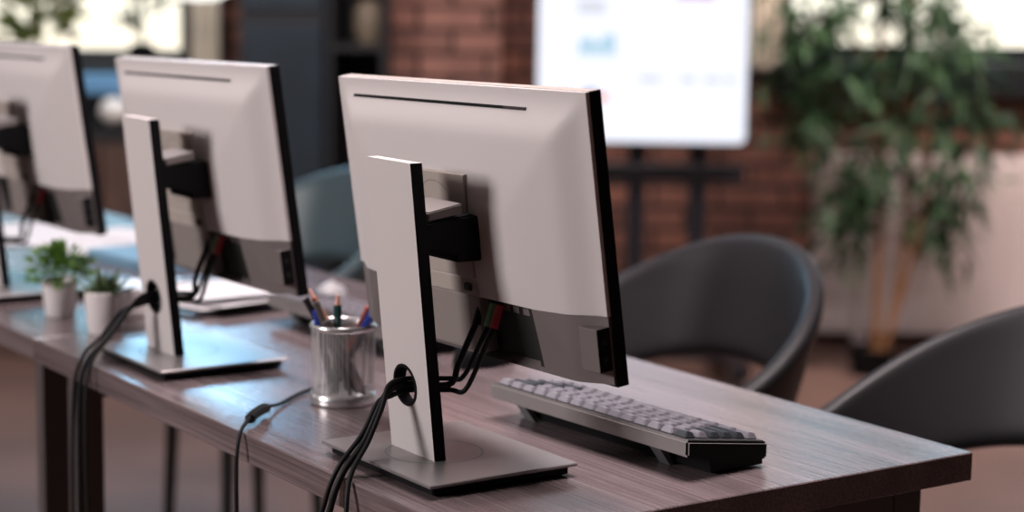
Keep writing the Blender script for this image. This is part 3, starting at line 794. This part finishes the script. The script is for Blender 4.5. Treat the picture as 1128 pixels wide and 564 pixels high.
fo = thing('clipboard', 'dark clipboard holding white papers behind the middle monitor', 'clipboard', (-1.27, -.285, ZD), .12)
MB().box(-.16, .125, -.115, .10, 0, .006, bev=.002).build('board', M['folder'], fo)
MB().box(-.15, -.125, -.03, .03, .0062, .014, bev=.002).build('clip', M['rim'], fo)
ps = []
for i, (dx, dy, rz, lb) in enumerate(((0, 0, .12, 'bottom white sheet on the dark clipboard'), (.015, .012, .2, 'middle white sheet on the dark clipboard'), (-.01, .02, .05, 'top white sheet on the dark clipboard'))):
    g = MB()
    def sh_(u, v, i=i): x, y = (u - .5) * .24, (v - .5) * .17; return Vector((x, y, .0010 + .014 * (u ** 3) * (i + 1) * .35))
    g.grid(sh_, 12, 6); o = g.build('paper_sheet', M['paper'], loc=(-1.262 + dx, -.293 + dy, ZD + .0065 + i * .0012), rotz=rz, smooth=3.2); tag(o, lb, 'paper', 'papers on the clipboard')
for i, (x, y, rz, w, h, lb) in enumerate(((-1.93, -.20, .15, .30, .21, 'white paper sheet on the farther desk, nearer the middle monitor'), (-2.12, -.24, -.1, .30, .21, 'white paper sheet on the farther desk, at the left edge'), (-1.98, -.10, .5, .21, .15, 'smaller white sheet on the farther desk near its back edge'))):
    o = MB().box(-w / 2, w / 2, -h / 2, h / 2, 0, .0012).build('paper_sheet', M['paper'], loc=(x, y, ZD + .0003 + i * .0016), rotz=rz); tag(o, lb, 'paper', 'papers on the farther desk')
o = MB().box(-.11, .11, -.08, .08, 0, .02, bev=.003).build('notebook', M['paper2'], loc=(-1.66, -.20, ZD), rotz=.1); tag(o, 'blue notebook on the farther desk behind the potted plants', 'notebook')


def mouse(label, loc, rz, m, w, sc=1.0):
    t = thing('computer_mouse', label, 'mouse', loc, rz); t.scale = (sc,) * 3
    def fn(u, v):
        a, e = 2 * PI * u, (PI / 2) * v
        return Vector((.030 * math.cos(a) * math.cos(e) * (1 + .1 * math.sin(a)), .055 * math.sin(a) * math.cos(e), .002 + .034 * math.sin(e) ** .8 * (1 - .15 * math.sin(a))))
    g = MB(); g.grid(fn, 28, 8); bmesh.ops.remove_doubles(g.bm, verts=g.bm.verts, dist=.0004)
    g.build('body', m, t, smooth=3.2); MB().tube([(-.003, .025, .033), (.003, .025, .033)], .006, 12, smooth=False).build('wheel', w, t)
    MB().box(-.022, .022, -.035, .035, 0, .0025).build('glide_pad', w, t)
    return t


mouse('white computer mouse on the desk behind the pen cup', (-1.185, -.125, ZD), .97, M['mousewhite'], M['dgrey'], .78)
mouse('black computer mouse beyond the sharp monitor, left of nearest keyboard', (-.66, -.19, ZD), .3, M['black'], M['dgrey'])

# ================================================================== chairs
def make_chair(label, loc, rz):
    t = thing('chair', label, 'chair', loc, rz, 'grey bucket chairs behind the desks')
    A = math.radians(122)
    def top(a): q = abs(a) / A; return .834 - .225 * sstep(q) - .0 * q
    def fn(u, v):
        a = (u * 2 - 1) * A; zb, zt = .435, top(a); z = zb + (zt - zb) * v; h = (z - zb) / .41
        rx, ry = .215 + .075 * min(1, h * 1.3), .205 + .06 * h
        c, s_ = math.cos(a), math.sin(a)
        p = 2 / 2.3
        x = rx * math.copysign(abs(s_) ** p, s_); y = ry * math.copysign(abs(c) ** p, c) + .055 * h * max(0, c)
        return Vector((x, y, z))
    g = MB(); nu, nv = 36, 10
    g.grid(fn, nu, nv, skip=lambda i, j: (1 <= j <= 4 and 9 <= i <= 26))
    o = g.build('shell', M['chair'], t, smooth=3.2)
    so = o.modifiers.new('s', 'SOLIDIFY'); so.thickness = .030; so.offset = 0
    su = o.modifiers.new('u', 'SUBSURF'); su.levels = 1; su.render_levels = 2
    g = MB(); g.lathe([(0, 0), (.16, 0), (.205, .006), (.214, .022), (.208, .036), (.17, .034), (0, .026)], 40)
    for v in g.bm.verts:
        if v.co.y < 0: v.co.y *= 1.12
    g.build('seat', M['chair'], t, smooth=1.0, loc=(0, .0, .418))
    for sx in (-1, 1):
        for sy in (-1, 1): MB().tube([(sx * .10, sy * .10, .425), (sx * .115, sy * .115, .0)], .015, 12, r2=.011, smooth=False).build('leg', M['chairleg'], t, smooth=.6)
    return t


ch = make_chair('dark grey bucket chair cut off by right edge, behind desk corner', (-.205, .175, 0), 0)
dup(ch, label='dark grey bucket chair behind the desk, between sharp monitor and bamboo', loc=(-.91, .205, -.0), rotz=.0)
c3 = dup(ch, label='dark grey bucket chair with blue light tinted in, between the two nearer monitors', loc=(-2.10, .175, 0), rotz=.12)
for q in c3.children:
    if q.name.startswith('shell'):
        q.data = q.data.copy(); q.data.materials[0] = M['chair_bluelit']  # blue light falling on this chair is painted into its shell

# ================================================================== lights, world, camera
def area(name, loc, target, sx, sy, power, col):
    l = bpy.data.lights.new(name, 'AREA'); l.shape = 'RECTANGLE'; l.size = sx; l.size_y = sy; l.energy = power; l.color = col
    o = bpy.data.objects.new(name, l); COL.objects.link(o); o.location = loc
    o.rotation_euler = (Vector(target) - Vector(loc)).to_track_quat('-Z', 'Y').to_euler(); return o


D0 = Vector((-.5, -.5, 1.0))
area('left_light', W(-3.3, 1.0, 1.95), D0, 1.0, .8, 90, (1, .935, .925))
area('fill_light', W(-3.9, 4.3, 1.8), D0, 1.4, 1.2, 5, (1, .90, .88))
area('ceiling_light', W(.2, 2.3, 2.85), W(.2, 2.2, 0), 1.2, .7, 92, (1, .88, .88))
area('ceiling_light', W(-1.6, 5.0, 2.85), W(-1.6, 5.0, 0), 1.2, .6, 18, (.85, .93, 1))
area('wall_light', W(1.5, 4.9, 2.6), W(1.6, 6.5, .4), 1.2, .3, 82, (1, .86, .82))
area('added_pillar_light', W(-.3, 5.0, 2.75), W(-.2, 6.5, .8), .8, .3, 17, (1, .86, .84))  # unseen lamp added to brighten the brick pillar
area('added_blue_light', W(-.95, 6.1, 1.75), W(-.3, 2.6, .8), .5, .5, 14, (.30, .66, 1))  # unseen lamp added for blue reflections on desk and chairs

w = bpy.data.worlds.new('world'); S.world = w; w.use_nodes = True
nt = w.node_tree; nt.nodes.clear(); L = nt.links.new
out = nt.nodes.new('ShaderNodeOutputWorld'); bg = nt.nodes.new('ShaderNodeBackground'); tc = nt.nodes.new('ShaderNodeTexCoord'); sp = nt.nodes.new('ShaderNodeSeparateXYZ')
L(tc.outputs['Generated'], sp.inputs[0])
mr = nt.nodes.new('ShaderNodeMapRange'); mr.inputs['From Min'].default_value = -.1; mr.inputs['From Max'].default_value = .4
L(sp.outputs['Z'], mr.inputs['Value'])
rp = nt.nodes.new('ShaderNodeValToRGB'); cr = rp.color_ramp
cr.elements[0].position = 0; cr.elements[0].color = (1.0, .72, .50, 1)
cr.elements[1].position = 1; cr.elements[1].color = (.22, .52, .72, 1)
e = cr.elements.new(.20); e.color = (1.0, .94, .80, 1); e = cr.elements.new(.36); e.color = (.45, .78, .92, 1)
L(mr.outputs['Result'], rp.inputs['Fac'])
n = nt.nodes.new('ShaderNodeTexNoise'); n.inputs['Scale'].default_value = 14; L(tc.outputs['Generated'], n.inputs['Vector'])
mr2 = nt.nodes.new('ShaderNodeMapRange'); mr2.inputs['To Min'].default_value = .75; mr2.inputs['To Max'].default_value = 1.25
L(n.outputs['Fac'], mr2.inputs['Value'])
mx = nt.nodes.new('ShaderNodeMix'); mx.data_type = 'RGBA'; mx.blend_type = 'MULTIPLY'; mx.inputs['Factor'].default_value = 1
L(rp.outputs['Color'], mx.inputs[6]); L(mr2.outputs['Result'], mx.inputs[7])
L(mx.outputs[2], bg.inputs['Color']); bg.inputs['Strength'].default_value = 2.0; L(bg.outputs[0], out.inputs[0])

cd = bpy.data.cameras.new('camera'); cam = bpy.data.objects.new('camera', cd); COL.objects.link(cam); S.camera = cam
pitch, roll, f = .1436, .0149, 2109.36
fw = Vector((math.sin(YAW) * math.cos(pitch), math.cos(YAW) * math.cos(pitch), -math.sin(pitch)))
r = Vector((math.cos(YAW), -math.sin(YAW), 0)); u = r.cross(fw)
r2 = r * math.cos(roll) + u * math.sin(roll); u2 = -r * math.sin(roll) + u * math.cos(roll)
cam.matrix_world = Matrix(((r2.x, u2.x, -fw.x, CAM.x), (r2.y, u2.y, -fw.y, CAM.y), (r2.z, u2.z, -fw.z, CAM.z), (0, 0, 0, 1)))
cd.sensor_width = 36; cd.lens = f / 1128 * 36; cd.clip_start = .05
cd.dof.use_dof = True; cd.dof.focus_distance = 1.90; cd.dof.aperture_fstop = 2.9; cd.dof.aperture_blades = 0
S.view_settings.view_transform = 'Standard'; S.view_settings.look = 'None'
S.cycles.use_denoising = True; S.cycles.max_bounces = 8; S.cycles.transparent_max_bounces = 16; S.cycles.caustics_reflective = False; S.cycles.caustics_refractive = False
